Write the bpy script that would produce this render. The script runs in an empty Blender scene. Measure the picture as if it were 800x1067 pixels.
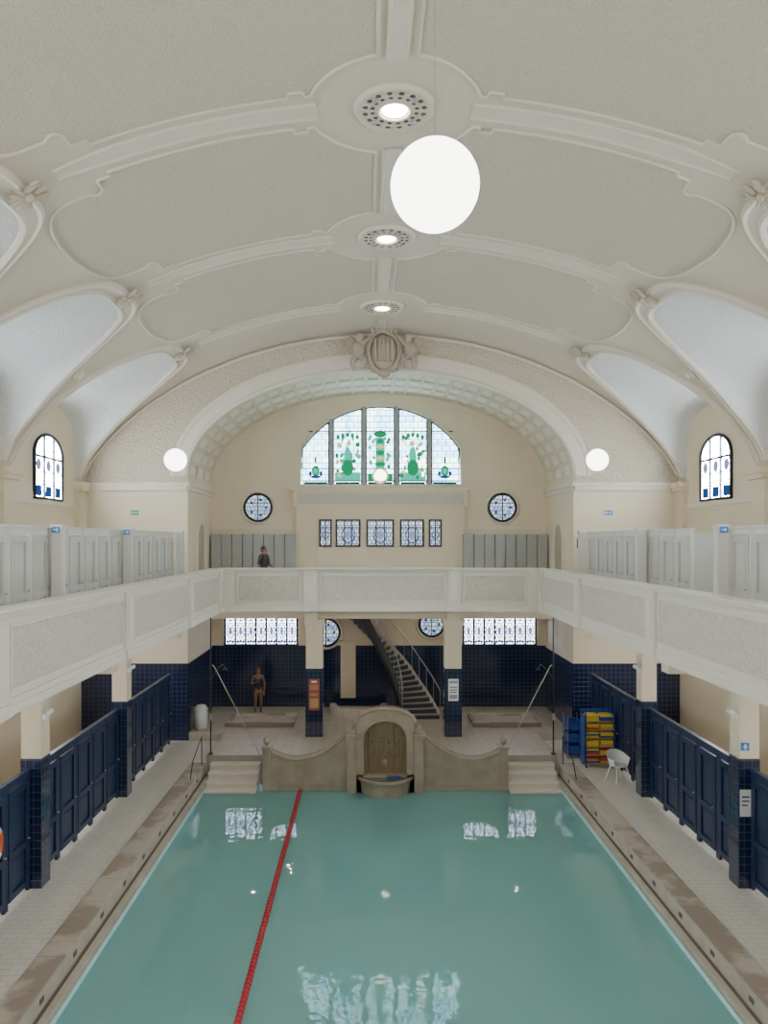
import bpy, bmesh, math, random
from math import sin, cos, pi, sqrt, radians, atan2
from mathutils import Vector, Matrix
random.seed(5)
COL=bpy.context.scene.collection

# ---------------------------------------------------------------- materials
def newmat(name):
    m=bpy.data.materials.new(name); m.use_nodes=True
    nt=m.node_tree
    for n in list(nt.nodes): nt.nodes.remove(n)
    out=nt.nodes.new('ShaderNodeOutputMaterial')
    return m,nt,out
def rgba(c): return (c[0],c[1],c[2],1)
def coords(nt,mode):
    tc=nt.nodes.new('ShaderNodeTexCoord')
    if mode=='obj': return tc.outputs['Object']
    sp=nt.nodes.new('ShaderNodeSeparateXYZ'); nt.links.new(tc.outputs['Object'],sp.inputs[0])
    cb=nt.nodes.new('ShaderNodeCombineXYZ')
    if mode=='wall':
        ad=nt.nodes.new('ShaderNodeMath'); ad.operation='ADD'
        nt.links.new(sp.outputs[0],ad.inputs[0]); nt.links.new(sp.outputs[1],ad.inputs[1])
        nt.links.new(ad.outputs[0],cb.inputs[0]); nt.links.new(sp.outputs[2],cb.inputs[1])
    else:
        nt.links.new(sp.outputs[0],cb.inputs[0]); nt.links.new(sp.outputs[1],cb.inputs[1])
    return cb.outputs[0]
def M(name,col,rough=.6,metal=0,noise=None,brick=None,bump=None,emis=None,col2=None,coat=0):
    m,nt,out=newmat(name)
    p=nt.nodes.new('ShaderNodeBsdfPrincipled'); nt.links.new(p.outputs[0],out.inputs[0])
    p.inputs['Roughness'].default_value=rough; p.inputs['Metallic'].default_value=metal
    p.inputs['Base Color'].default_value=rgba(col)
    if coat: p.inputs['Coat Weight'].default_value=coat; p.inputs['Coat Roughness'].default_value=.05
    csock=None
    if noise:
        tx=nt.nodes.new('ShaderNodeTexNoise'); tx.inputs['Scale'].default_value=noise[0]; tx.inputs['Detail'].default_value=6
        nt.links.new(coords(nt,'obj'),tx.inputs['Vector'])
        cr=nt.nodes.new('ShaderNodeValToRGB'); cr.color_ramp.elements[0].position=.5-noise[1]; cr.color_ramp.elements[1].position=.5+noise[1]
        cr.color_ramp.elements[0].color=rgba(col); cr.color_ramp.elements[1].color=rgba(col2 or [c*.85 for c in col])
        nt.links.new(tx.outputs[0],cr.inputs[0]); csock=cr.outputs[0]
    hs=None; bs=.3; bd=.02
    if brick:
        mode,w,h,mo,mc,bst=brick[:6]
        b=nt.nodes.new('ShaderNodeTexBrick'); b.offset=0 if len(brick)<7 else .5
        nt.links.new(coords(nt,mode),b.inputs['Vector'])
        b.inputs['Scale'].default_value=1; b.inputs['Brick Width'].default_value=w; b.inputs['Row Height'].default_value=h
        b.inputs['Mortar Size'].default_value=mo; b.inputs['Mortar Smooth'].default_value=.3
        b.inputs['Color1'].default_value=rgba(col); b.inputs['Color2'].default_value=rgba([c*.9 for c in col]); b.inputs['Mortar'].default_value=rgba(mc)
        if csock: nt.links.new(csock,b.inputs['Color1']); nt.links.new(csock,b.inputs['Color2'])
        csock=b.outputs['Color']
        inv=nt.nodes.new('ShaderNodeMath'); inv.operation='SUBTRACT'; inv.inputs[0].default_value=1
        nt.links.new(b.outputs['Fac'],inv.inputs[1]); hs=inv.outputs[0]; bs=bst; bd=.01
    if bump:
        kind,sc,st,bd=bump; bs=st
        if kind=='vor':
            t=nt.nodes.new('ShaderNodeTexVoronoi'); t.inputs['Scale'].default_value=sc; hs=t.outputs[0]
        else:
            t=nt.nodes.new('ShaderNodeTexNoise'); t.inputs['Scale'].default_value=sc; t.inputs['Detail'].default_value=4; hs=t.outputs[0]
        nt.links.new(coords(nt,'obj'),t.inputs['Vector'])
    if hs is not None:
        bn=nt.nodes.new('ShaderNodeBump'); bn.inputs['Strength'].default_value=bs; bn.inputs['Distance'].default_value=bd
        nt.links.new(hs,bn.inputs['Height']); nt.links.new(bn.outputs[0],p.inputs['Normal'])
    if csock: nt.links.new(csock,p.inputs['Base Color'])
    if emis:
        p.inputs['Emission Color'].default_value=rgba(emis[0]); p.inputs['Emission Strength'].default_value=emis[1]
    return m
def glassmat(name,c1,c2,w,h,strength,lead=(.004,.005,.008),mo=.012,nscale=1.5):
    m,nt,out=newmat(name)
    b=nt.nodes.new('ShaderNodeTexBrick'); b.offset=.5
    nt.links.new(coords(nt,'wall'),b.inputs['Vector'])
    b.inputs['Scale'].default_value=1; b.inputs['Brick Width'].default_value=w; b.inputs['Row Height'].default_value=h
    b.inputs['Mortar Size'].default_value=mo; b.inputs['Mortar'].default_value=rgba(lead)
    n=nt.nodes.new('ShaderNodeTexNoise'); n.inputs['Scale'].default_value=nscale; nt.links.new(coords(nt,'obj'),n.inputs['Vector'])
    r=nt.nodes.new('ShaderNodeValToRGB'); r.color_ramp.elements[0].position=.4; r.color_ramp.elements[1].position=.6
    r.color_ramp.elements[0].color=rgba(c1); r.color_ramp.elements[1].color=rgba(c2)
    nt.links.new(n.outputs[0],r.inputs[0]); nt.links.new(r.outputs[0],b.inputs['Color1']); nt.links.new(r.outputs[0],b.inputs['Color2'])
    e=nt.nodes.new('ShaderNodeEmission'); e.inputs[1].default_value=strength; nt.links.new(b.outputs[0],e.inputs[0])
    g=nt.nodes.new('ShaderNodeBsdfGlossy'); g.inputs['Roughness'].default_value=.1; g.inputs[0].default_value=(.05,.05,.05,1)
    ad=nt.nodes.new('ShaderNodeAddShader'); nt.links.new(e.outputs[0],ad.inputs[0]); nt.links.new(g.outputs[0],ad.inputs[1])
    nt.links.new(ad.outputs[0],out.inputs[0])
    return m
def emat(name,c,s):
    m,nt,out=newmat(name)
    e=nt.nodes.new('ShaderNodeEmission'); e.inputs[0].default_value=rgba(c); e.inputs[1].default_value=s
    nt.links.new(e.outputs[0],out.inputs[0]); return m

plaster=M('plaster_cream',(.68,.60,.49),.7,noise=(1.2,.25),col2=(.65,.57,.46))
wallc=M('wall_cream',(.74,.635,.46),.7,noise=(.8,.3),col2=(.70,.595,.43))
ribm=M('plaster_rib',(.71,.64,.535),.65)
rough=M('plaster_pebbled',(.67,.59,.48),.85,noise=(30,.2),col2=(.55,.48,.385),bump=('noise',28,1.0,.03))
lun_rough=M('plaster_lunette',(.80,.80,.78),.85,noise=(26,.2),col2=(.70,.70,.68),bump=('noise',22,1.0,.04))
weave=M('plaster_stippled',(.64,.56,.44),.85,noise=(16,.15),col2=(.52,.445,.34),bump=('vor',11,.9,.04))
stucco=M('stucco_relief',(.66,.605,.52),.8,noise=(20,.2),col2=(.53,.48,.40),bump=('vor',22,.7,.03))
parap=M('parapet_paint',(.70,.65,.56),.55)
coffm=M('coffer_panel',(.82,.73,.58),.8,bump=('vor',14,.5,.03))
coffr=M('coffer_frame',(.67,.585,.455),.7)
white=M('white_painted_wood',(.68,.66,.61),.45)
whited=M('white_painted_panel',(.56,.545,.51),.5)
lockm=M('locker_grey',(.36,.36,.34),.4)
navy=M('navy_painted_wood',(.014,.026,.07),.35)
navyt=M('navy_glazed_tile',(.008,.014,.05),.12,brick=('wall',.15,.15,.006,(.06,.09,.16),.4),coat=.5)
deck=M('deck_tile',(.86,.81,.73),.4,noise=(2.5,.2),col2=(.79,.745,.665),brick=('floor',.3,.15,.006,(.57,.53,.47),.3,1))
platf=M('platform_tile',(.60,.54,.45),.35,noise=(2.5,.2),col2=(.52,.46,.38),brick=('floor',.3,.3,.008,(.38,.34,.29),.3))
marble=M('brown_beige_marble',(.42,.35,.27),.3,noise=(2.5,.2),col2=(.33,.265,.195))
coping_m=M('worn_brown_stone',(.60,.53,.445),.4,noise=(1.3,.05),col2=(.37,.30,.235),brick=('floor',3,.9,.006,(.25,.2,.16),.2))
ledge_m=M('beige_stone',(.58,.52,.43),.4,noise=(3,.2),col2=(.47,.41,.33))
slotm=M('overflow_slot',(.13,.11,.09),.8)
dark=M('dark_void',(.02,.02,.02),.8)
iron=M('dark_iron',(.03,.03,.035),.4,.6)
steel=M('brushed_steel',(.5,.5,.5),.3,.9)
poolt=M('pool_tile',(.72,.97,.97),.4,noise=(.5,.3),col2=(.69,.95,.95),brick=('floor',.3,.3,.008,(.44,.72,.73),.1))
poolw=M('pool_wall_tile',(.72,.97,.97),.4,brick=('wall',.3,.15,.006,(.5,.8,.8),.1))
poolst=M('pool_step_tile',(.8,.97,.95),.4)
redp=M('red_plastic',(.50,.015,.03),.35)
globem=emat('opal_globe_glow',(1,.97,.90),8)
spot=emat('lamp_glow',(1,.93,.78),30)
spotw=emat('downlight_glow',(1,.88,.62),120)
palep=M('pale_pole',(.55,.46,.34),.4)
skin=M('skin',(.27,.14,.09),.5)
hairm=M('hair_dark',(.03,.02,.015),.6)
suit=M('swimsuit_black',(.02,.02,.03),.6)
shirt=M('shirt_dark',(.05,.045,.05),.8)
trous=M('trousers_dark',(.03,.03,.04),.8)
yel=M('yellow_foam',(.72,.50,.05),.6); blu=M('blue_plastic',(.02,.07,.30),.4); red=M('red_foam',(.5,.05,.03),.6)
woodm=M('light_wood',(.5,.33,.13),.5,noise=(6,.2),col2=(.42,.26,.1))
cplast=M('white_plastic',(.75,.75,.73),.35)
orange=M('orange_buoy',(.75,.13,.02),.4)
signw=M('sign_white',(.8,.8,.8),.5); signb=M('sign_blue',(.02,.2,.55),.4); signr=M('sign_dull_red',(.30,.07,.05),.5); signk=M('sign_black',(.05,.05,.05),.5); signg=M('sign_green',(.02,.35,.12),.5)
signo=M('sign_dull_orange',(.45,.2,.1),.5); signs=M('sign_slate',(.25,.32,.42),.5)
ochre=M('ochre_mosaic',(.27,.20,.10),.3,brick=('wall',.05,.05,.006,(.15,.11,.06),.3))
glass_big=glassmat('stained_glass_pale',(.30,.66,1.0),(.66,1.0,.86),.3,.22,8.5,nscale=2.5)
glass_small=glassmat('leaded_glass',(.38,.55,.80),(.75,.83,.90),.14,.14,1.3,nscale=5)
glass_low=glassmat('leaded_glass_lilac',(.60,.72,1.0),(.82,.86,1.0),.13,.1,10,nscale=5)
glass_side=glassmat('daylight_glass',(.74,.88,1.0),(.85,.94,1.0),.3,.3,46)
fill_near=glassmat('end_fill_glow',(.92,.95,1.0),(.95,.97,1.0),.6,.6,5.5)  # emission for the added fill pane on the near wall
glass_frost=glassmat('frosted_glass',(.92,.96,1.0),(.95,.98,1.0),2,2,19)
g_green=emat('glass_green',(.02,.42,.16),.9); g_teal=emat('glass_teal',(.05,.66,.45),1.3); g_gold=emat('glass_gold',(.75,.7,.30),1.4)
g_blue=emat('glass_blue',(.04,.12,.42),.7); g_white=emat('glass_white',(.98,.98,.9),8); g_red=emat('glass_red',(.35,.05,.12),.7); g_dk=emat('glass_dark_green',(.01,.13,.08),.6)
g_lil=emat('glass_lilac',(.35,.38,.70),1.0)

# water: fresnel reflection over slightly milky, tinted see-through water
wm,nt,out=newmat('pool_water')
tr=nt.nodes.new('ShaderNodeBsdfTransparent'); tr.inputs[0].default_value=(.74,.95,.98,1)
df=nt.nodes.new('ShaderNodeBsdfDiffuse'); df.inputs[0].default_value=(.44,.93,.93,1)
m0=nt.nodes.new('ShaderNodeMixShader'); m0.inputs[0].default_value=.34
gl=nt.nodes.new('ShaderNodeBsdfGlossy'); gl.inputs['Roughness'].default_value=.008
fr=nt.nodes.new('ShaderNodeFresnel'); fr.inputs[0].default_value=1.42
mx=nt.nodes.new('ShaderNodeMixShader')
n1=nt.nodes.new('ShaderNodeTexNoise'); n1.inputs['Scale'].default_value=2.6; n1.inputs['Detail'].default_value=2
nt.links.new(coords(nt,'obj'),n1.inputs['Vector'])
bn=nt.nodes.new('ShaderNodeBump'); bn.inputs['Strength'].default_value=.12; bn.inputs['Distance'].default_value=.03
nt.links.new(n1.outputs[0],bn.inputs['Height'])
nt.links.new(bn.outputs[0],gl.inputs['Normal']); nt.links.new(bn.outputs[0],fr.inputs['Normal'])
nt.links.new(tr.outputs[0],m0.inputs[1]); nt.links.new(df.outputs[0],m0.inputs[2])
nt.links.new(fr.outputs[0],mx.inputs[0]); nt.links.new(m0.outputs[0],mx.inputs[1]); nt.links.new(gl.outputs[0],mx.inputs[2]); nt.links.new(mx.outputs[0],out.inputs[0])
water=wm

# ---------------------------------------------------------------- mesh builder
class B:
    def __init__(s): s.v=[];s.f=[];s.m=[];s.sm=[]
    def add(s,vs,fs,mi=0,smooth=False):
        o=len(s.v); s.v+= [tuple(v) for v in vs]
        for f in fs: s.f.append(tuple(i+o for i in f)); s.m.append(mi); s.sm.append(smooth)
        return s
    def box(s,x0,x1,y0,y1,z0,z1,mi=0):
        if x0>x1:x0,x1=x1,x0
        if y0>y1:y0,y1=y1,y0
        v=[(x0,y0,z0),(x1,y0,z0),(x1,y1,z0),(x0,y1,z0),(x0,y0,z1),(x1,y0,z1),(x1,y1,z1),(x0,y1,z1)]
        return s.add(v,[(0,3,2,1),(4,5,6,7),(0,1,5,4),(1,2,6,5),(2,3,7,6),(3,0,4,7)],mi)
    def grid(s,rows,mi=0,smooth=True,cr=False,cc=False):
        n=len(rows[0]);R=len(rows);vs=[p for r in rows for p in r];fs=[]
        for i in range(R if cr else R-1):
            for j in range(n if cc else n-1):
                a=i*n+j;b=i*n+(j+1)%n;c=((i+1)%R)*n+(j+1)%n;d=((i+1)%R)*n+j
                fs.append((a,b,c,d))
        return s.add(vs,fs,mi,smooth)
    def lathe(s,prof,c=(0,0,0),n=24,a0=0,a1=2*pi,mi=0,smooth=True):
        full=abs(a1-a0-2*pi)<1e-6
        rows=[[(c[0]+r*cos(a0+(a1-a0)*k/n),c[1]+r*sin(a0+(a1-a0)*k/n),c[2]+z) for k in range(n if full else n+1)] for r,z in prof]
        return s.grid(rows,mi,smooth,cc=full)
    def tube(s,pts,r,n=8,closed=False,mi=0,smooth=True):
        P=[Vector(p) for p in pts];N=len(P);rows=[];nv=None
        for i in range(N):
            if closed:t=P[(i+1)%N]-P[i-1]
            else:t=P[min(i+1,N-1)]-P[max(i-1,0)]
            t.normalize()
            if nv is None:
                nv=t.orthogonal().normalized()
            nv=(nv-t*nv.dot(t)).normalized();bv=t.cross(nv)
            rr=r[i] if isinstance(r,(list,tuple)) else r
            rows.append([tuple(P[i]+(nv*cos(2*pi*k/n)+bv*sin(2*pi*k/n))*rr) for k in range(n)])
        s.grid(rows,mi,smooth,cr=closed,cc=True)
        if not closed:
            s.add(rows[0],[tuple(range(n))],mi); s.add(rows[-1],[tuple(range(n))],mi)
        return s
    def ell(s,c,r,mi=0,nu=14,nv=8,rot=None):
        rows=[]
        for i in range(nv+1):
            a=-pi/2+pi*i/nv; ca=max(cos(a),.001)
            row=[]
            for k in range(nu):
                p=Vector((r[0]*ca*cos(2*pi*k/nu),r[1]*ca*sin(2*pi*k/nu),r[2]*sin(a)))
                if rot: p=rot@p
                row.append((c[0]+p.x,c[1]+p.y,c[2]+p.z))
            rows.append(row)
        return s.grid(rows,mi,True,cc=True)
    def prism(s,poly,axis,a,b,mi=0,smooth=False):
        def mk(p,t):
            return {'x':(t,p[0],p[1]),'y':(p[0],t,p[1]),'z':(p[0],p[1],t)}[axis]
        n=len(poly)
        vs=[mk(p,a) for p in poly]+[mk(p,b) for p in poly]
        s.add(vs,[tuple(range(n)),tuple(range(2*n-1,n-1,-1))]+[(i,(i+1)%n,n+(i+1)%n,n+i) for i in range(n)],mi,smooth)
        return s
    def obj(s,name,mats,parent=None,loc=(0,0,0),rot=(0,0,0),bevel=0,recalc=True,origin=None,**props):
        me=bpy.data.meshes.new(name)
        vs=s.v
        if origin: vs=[(v[0]-origin[0],v[1]-origin[1],v[2]-origin[2]) for v in s.v]; loc=origin
        me.from_pydata(vs,[],s.f)
        if not isinstance(mats,(list,tuple)): mats=[mats]
        for m in mats: me.materials.append(m)
        me.polygons.foreach_set('material_index',s.m); me.polygons.foreach_set('use_smooth',s.sm)
        me.update()
        if recalc:
            bm=bmesh.new(); bm.from_mesh(me); bmesh.ops.recalc_face_normals(bm,faces=bm.faces); bm.to_mesh(me); bm.free()
        o=bpy.data.objects.new(name,me); COL.objects.link(o)
        o.location=loc; o.rotation_euler=rot
        if parent: o.parent=parent
        if bevel:
            md=o.modifiers.new('bevel','BEVEL'); md.width=bevel; md.segments=2; md.limit_method='ANGLE'
        for k,v in props.items(): o[k]=v
        return o
def empty(name,loc=(0,0,0),rot=(0,0,0),**props):
    o=bpy.data.objects.new(name,None); COL.objects.link(o); o.location=loc; o.rotation_euler=rot; o.empty_display_size=.2
    for k,v in props.items(): o[k]=v
    return o
def dup(root,loc,rot=None,label=None,scale=None):
    def cp(o,par):
        n=o.copy(); COL.objects.link(n)
        if par: n.parent=par; n.matrix_parent_inverse=o.matrix_parent_inverse.copy()
        for c in o.children: cp(c,n)
        return n
    n=cp(root,None); n.location=loc
    if rot is not None: n.rotation_euler=rot
    if scale: n.scale=scale
    if label: n['label']=label
    return n
S={'kind':'structure'}

# ---------------------------------------------------------------- hall geometry (metres, water at z=0)
HW=9.72; ZS=8.87; ZA=13.75; SG=ZA-ZS; RR=(HW*HW+SG*SG)/(2*SG)
YE=24.5; YB=28.3; AW=6.27; YN=-4.0
GZ=5.1; DZ=.5; PZ=.75
def prof(x):
    x=min(abs(x),HW)
    return .6*(ZA-RR+sqrt(RR*RR-x*x))+.4*(ZS+SG*sqrt(max(0,1-(x/HW)**2)))
def vp(x,y,o=0):
    d=(prof(x+.01)-prof(x-.01))/.02 if abs(x)<HW-.02 else 0
    l=sqrt(1+d*d)
    return (x+d/l*o, y, prof(x)-o/l)
def arch(x,a=AW,b=3.4,z=9.1): return z+b*sqrt(max(0,1-(x/a)**2))
LR=2.2; XA=6.15; ZW=11.0; LN=4.2
def lsh(t): return max(0,1-abs(t)**LN)**(1/LN)
def zl(X,s,xa): 
    z0=prof(xa); za=z0+(ZW-z0)*(X-xa)/(HW-xa); return ZS+(za-ZS)*s
def xend(t,xa=XA):
    if abs(t)>=1: return HW
    s=lsh(t); a,b=xa,HW
    for _ in range(40):
        m=(a+b)/2
        if prof(m)-zl(m,s,xa)>0: a=m
        else: b=m
    return (a+b)/2
YC=[1.75,6.75,11.75,16.75,21.75]
NT=44
ysam=[(YN,HW),( -.75,HW)]
for yc in YC:
    for k in range(NT+1):
        t=sin(-pi/2+pi*k/NT); ysam.append((yc+LR*t,xend(t)))
    ysam.append((yc+2.5,HW))
ysam.append((YE,HW))
b=B()
for sgn in (-1,1):
    rows=[]
    for (y,xe) in ysam:
        rows.append([(sgn*xe*u/40,y,prof(xe*u/40)) for u in range(41)])
    b.grid(rows,0)
    for yc in YC:
        rows=[]
        for k in range(NT+1):
            t=sin(-pi/2+pi*k/NT); x0=xend(t); s=lsh(t)
            rows.append([(sgn*(x0+(HW-x0)*j/8), yc+LR*t, zl(x0+(HW-x0)*j/8,s,XA)) for j in range(9)])
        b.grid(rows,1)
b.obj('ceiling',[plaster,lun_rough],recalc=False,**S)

tn=[0]
def trim(bb,mat,**k):
    tn[0]+=1
    return bb.obj('trim_%d'%tn[0],mat,kind='structure',**k)
def pw(X):
    n=2.08
    if X<1.4: n=2.5-max(.42,sqrt(max(0,1.34**2-X*X)))
    if 1.4<=X<1.62: n=1.95
    if 4.62<X<=4.85: n=1.95
    if X>4.85: 
        q=(X-4.85)/1.2; n=1.66*(1-q**6)**.5 if q<1 else 0
        if q<.2: n=n-.10*sin(q/.2*pi)
    return max(n,0)
xs=[.28+ i*.05 for i in range(22)]+[1.38,1.4,1.6,1.63]+[1.75+i*.25 for i in range(12)]+[4.61,4.63,4.84,4.86]+[4.9+.03*i for i in range(40)]+[6.03,6.045]
xs=sorted(set([round(x,3) for x in xs if x<6.049]+[6.05]))
for ym in [4.25,9.25,14.25,19.25]:
    for sgn in (-1,1):
        bb=B(); rows=[]
        for x in xs:
            w=pw(x); rows.append([vp(sgn*x,ym+w*(-1+2*j/10),.012) for j in range(11)])
        bb.grid(rows,0)
        ol=[vp(sgn*x,ym+pw(x),.015) for x in xs]+[vp(sgn*x,ym-pw(x),.015) for x in reversed(xs[:-1])]
        bb.tube(ol,.032,6,closed=True,mi=1)
        trim(bb,[rough,ribm],recalc=False)
for yc in YC[1:]:
    for sgn in (-1,1):
        bb=B(); cross=[(-.22,0),(-.22,.02),(-.19,.04),(-.15,.015),(.15,.015),(.19,.04),(.22,.02),(.22,0)]
        rows=[]
        for i in range(25):
            x=1.2+i*(5.3-1.2)/24; wf=1 if x<4.5 else 1-.4*(x-4.5)/.8
            rows.append([vp(sgn*x,yc+c*wf,o) for c,o in cross])
        bb.grid(rows,0,smooth=False); bb.add(rows[-1],[tuple(range(8))])
        trim(bb,ribm)
bb=B()
for y0,y1 in [(2.95,5.55),(7.95,10.55),(12.95,15.55),(17.95,20.55),(22.95,24.45)]:
    rows=[[vp(c,y,o) for c,o in [(-.16,0),(-.16,.02),(-.13,.035),(-.10,.015),(.10,.015),(.13,.035),(.16,.02),(.16,0)]] for y in (y0,y1)]
    bb.grid(rows,0,smooth=False)
trim(bb,ribm)
bandspec=[(0,.0,-.02),(0,.0,.06),(.06,.03,.10),(.12,.06,.06),(.30,.16,.06),(.36,.19,.10),(.42,.22,.06),(.42,.22,-.02)]
for yc in YC[1:]:
    for sgn in (-1,1):
        bb=B(); rows=[]
        for k in range(NT*2+1):
            t=sin(-pi/2+pi*k/(NT*2)); row=[]
            for dx,dr,o in bandspec:
                x=xend(t,XA-dx)
                y=yc+(LR+dr)*t
                x=min(x,HW-.03)
                row.append(vp(sgn*x,y,o))
            rows.append(row)
        bb.grid(rows,0,smooth=False); trim(bb,ribm,recalc=False)
bb0=B()
bb0.box(-.16,.16,-.16,.16,-.06,.0); bb0.box(-.12,.12,-.12,.12,-.1,-.06); bb0.box(-.08,.08,-.1,.1,-.16,-.1)
br=bb0.obj('stucco_bracket',ribm,category='ceiling ornament',group='stucco brackets on the vault piers',label='moulded cream stucco bracket on a vault pier')
first=True
for y in (9.25,14.25,19.25):
    for sgn in (-1,1):
        p=vp(sgn*7.8,y,.01)
        if first: br.location=p; br.rotation_euler=(0,sgn*.85,0); first=False
        else: dup(br,p,(0,sgn*.85,0))
sh=B()
for k in range(7):
    a=radians(-75+25*k)
    sh.ell((.2*cos(a)*1.0-.1,.26*sin(a),-.02),(.2,.045,.06),rot=Matrix.Rotation(a,3,'Z'))
sh.ell((-.14,0,-.05),(.1,.12,.09)); sh.ell((-.26,.2,-.02),(.16,.06,.06)); sh.ell((-.26,-.2,-.02),(.16,.06,.06)); sh.ell((-.4,0,-.03),(.18,.07,.06)); sh.ell((-.4,.3,-.02),(.12,.05,.05)); sh.ell((-.4,-.3,-.02),(.12,.05,.05))
sho=sh.obj('stucco_shell',M('shell_stucco',(.55,.48,.38),.7),category='ceiling ornament',group='shell keystones above the lunettes',label='cream stucco shell keystone above a lunette arch')
sho.scale=(.75,.65,.8)
first=True
for yc in YC[1:]:
    for sgn in (-1,1):
        p=vp(sgn*5.86,yc,.13); rot=(0,.55,0) if sgn>0 else (0,.55,pi)
        if first: sho.location=p; sho.rotation_euler=rot; first=False
        else: dup(sho,p,rot)
def rosette(loc):
    r=empty('ceiling_rosette',loc,category='ceiling light',group='round perforated ceiling lights along the vault ridge',label='round perforated stucco ceiling rosette with bright central lamp')
    a=B(); a.lathe([(.64,.03),(.64,-.02),(.6,-.05),(.55,-.03),(.52,-.02),(.3,-.02),(.28,-.05),(.24,-.05),(.23,-.02)],n=40)
    for k in range(16):
        t=2*pi*k/16; a.tube([(.3*cos(t),.3*sin(t),-.025),(.52*cos(t),.52*sin(t),-.025)],.014,5)
    a.tube([(.41*cos(2*pi*k/32),.41*sin(2*pi*k/32),-.03) for k in range(32)],.014,5,closed=True)
    for k in range(16):
        t=2*pi*(k+.5)/16
        a.lathe([(.001,0),(.045,0)],(.465*cos(t),.465*sin(t),-.024),n=10,mi=1); a.lathe([(.001,0),(.035,0)],(.35*cos(t),.35*sin(t),-.024),n=10,mi=1)
    a.obj('rosette_ring',[ribm,slotm],parent=r)
    d=B(); d.lathe([(.001,-.05),(.12,-.045),(.18,-.03),(.2,-.02)],n=24); d.obj('lamp_disc',spot,parent=r,label='glowing lamp disc')
    for k in range(4):
        t=pi/4+pi/2*k; q=B(); q.ell((.43*cos(t),.43*sin(t),-.04),(.05,.05,.035)); q.obj('small_lamp',steel,parent=r)
    return r
ro=rosette((0,YC[1],ZA-.03))
for y in YC[2:]: dup(ro,(0,y,ZA-.03))

# ---------------------------------------------------------------- walls
for sgn,nm in ((-1,'left'),(1,'right')):
    b=B(); x0=HW*sgn; x1=(HW+.3)*sgn
    b.box(x0,x1,YN,YE,-.2,ZW+.05)
    b.obj('wall_'+nm,wallc,**S)
    bb=B()
    for y in (-.75,4.25,9.25,14.25,19.25,24.2):
        bb.box(sgn*(HW-.16),sgn*HW,y-.3,y+.3,GZ,ZS-.15); bb.box(sgn*(HW-.28),sgn*HW,y-.4,y+.4,ZS-.3,ZS-.18); bb.box(sgn*(HW-.34),sgn*HW,y-.45,y+.45,ZS-.18,ZS-.02)
    trim(bb,wallc)
    bb=B(); bb.box(sgn*(HW-.05),sgn*HW,YN,YE,8.02,8.14); trim(bb,ribm)
b=B()
for sgn in (-1,1):
    xs2=[AW+(HW-AW)*i/16 for i in range(17)]
    b.grid([[(sgn*x,YE,-.2),(sgn*x,YE,ZS)] for x in xs2],1,False)
    b.grid([[(sgn*x,YE,ZS),(sgn*x,YE,prof(x)+.02)] for x in xs2],0,False)
xx=[AW*sin(-pi/2+pi*i/60) for i in range(61)]
b.grid([[(x,YE,arch(x)),(x,YE,prof(x)+.02)] for x in xx],0,False)
for sgn in (-1,1):
    b.add([(sgn*AW,YE,-.2),(sgn*AW,YB,-.2),(sgn*AW,YB,9.1),(sgn*AW,YE,9.1)],[(0,1,2,3)],1)
b.obj('wall_end',[weave,wallc],recalc=False,**S)
b=B(); NC=32; NR=3
def ip(th,y,o):
    n=Vector((cos(th)/AW,0,sin(th)/3.4)).normalized()
    return (AW*cos(th)+n.x*o,y,9.1+3.4*sin(th)+n.z*o)
ths=[0]; acc=[0]
for i in range(1,401):
    t=pi*i/400; t0=pi*(i-1)/400
    acc.append(acc[-1]+sqrt((AW*(cos(t)-cos(t0)))**2+(3.4*(sin(t)-sin(t0)))**2)); ths.append(t)
def thl(u):
    L=u*acc[-1]
    for i in range(1,401):
        if acc[i]>=L: return ths[i-1]+(ths[i]-ths[i-1])*(L-acc[i-1])/(acc[i]-acc[i-1])
    return pi
y0=YE+.25;y1=YB-.12
b.grid([[ip(pi*k/60,YE,0),ip(pi*k/60,y0,0)] for k in range(61)],2)
b.grid([[ip(pi*k/60,y1,0),ip(pi*k/60,YB,0)] for k in range(61)],2)
for i in range(NC):
    ta,tb=thl(i/NC),thl((i+1)/NC); dt=(tb-ta)*.11
    for j in range(NR):
        ya=y0+(y1-y0)*j/NR; yb=y0+(y1-y0)*(j+1)/NR; dy=(yb-ya)*.09
        q=[[ (ta,ya),(tb,ya),(tb,yb),(ta,yb)],[(ta+dt,ya+dy),(tb-dt,ya+dy),(tb-dt,yb-dy),(ta+dt,yb-dy)],[(ta+dt*1.6,ya+1.6*dy),(tb-1.6*dt,ya+1.6*dy),(tb-1.6*dt,yb-1.6*dy),(ta+1.6*dt,yb-1.6*dy)]]
        vs=[ip(t,y,0) for t,y in q[0]]+[ip(t,y,0) for t,y in q[1]]+[ip(t,y,.03) for t,y in q[1]]+[ip(t,y,.03) for t,y in q[2]]+[ip(t,y,.05) for t,y in q[2]]
        fs=[]
        for L in range(4):
            for k in range(4): fs.append((L*4+k,L*4+(k+1)%4,L*4+4+(k+1)%4,L*4+4+k))
        b.add(vs,fs,0); b.add(vs[16:],[(0,1,2,3)],1)
trim(b,[coffr,coffm,ribm],recalc=False)
b=B(); cross=[(-.0,0),(-.0,.05),(.08,.08),(.13,.04),(.4,.04),(.45,.07),(.56,.07),(.58,0)]
rows=[]
for k in range(81):
    th=pi*k/80; n=Vector((cos(th)/AW,0,sin(th)/3.4)).normalized()
    rows.append([(AW*cos(th)+n.x*d,YE-o,9.1+3.4*sin(th)+n.z*d) for d,o in cross])
b.grid(rows,0,smooth=False); trim(b,ribm)
b=B(); pts=[(x,YE-.05,prof(x)-.1) for x in [HW*.99*sin(-pi/2+pi*k/60) for k in range(61)]]; b.tube(pts,.05,6)
trim(b,ribm)
b=B()
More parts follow.
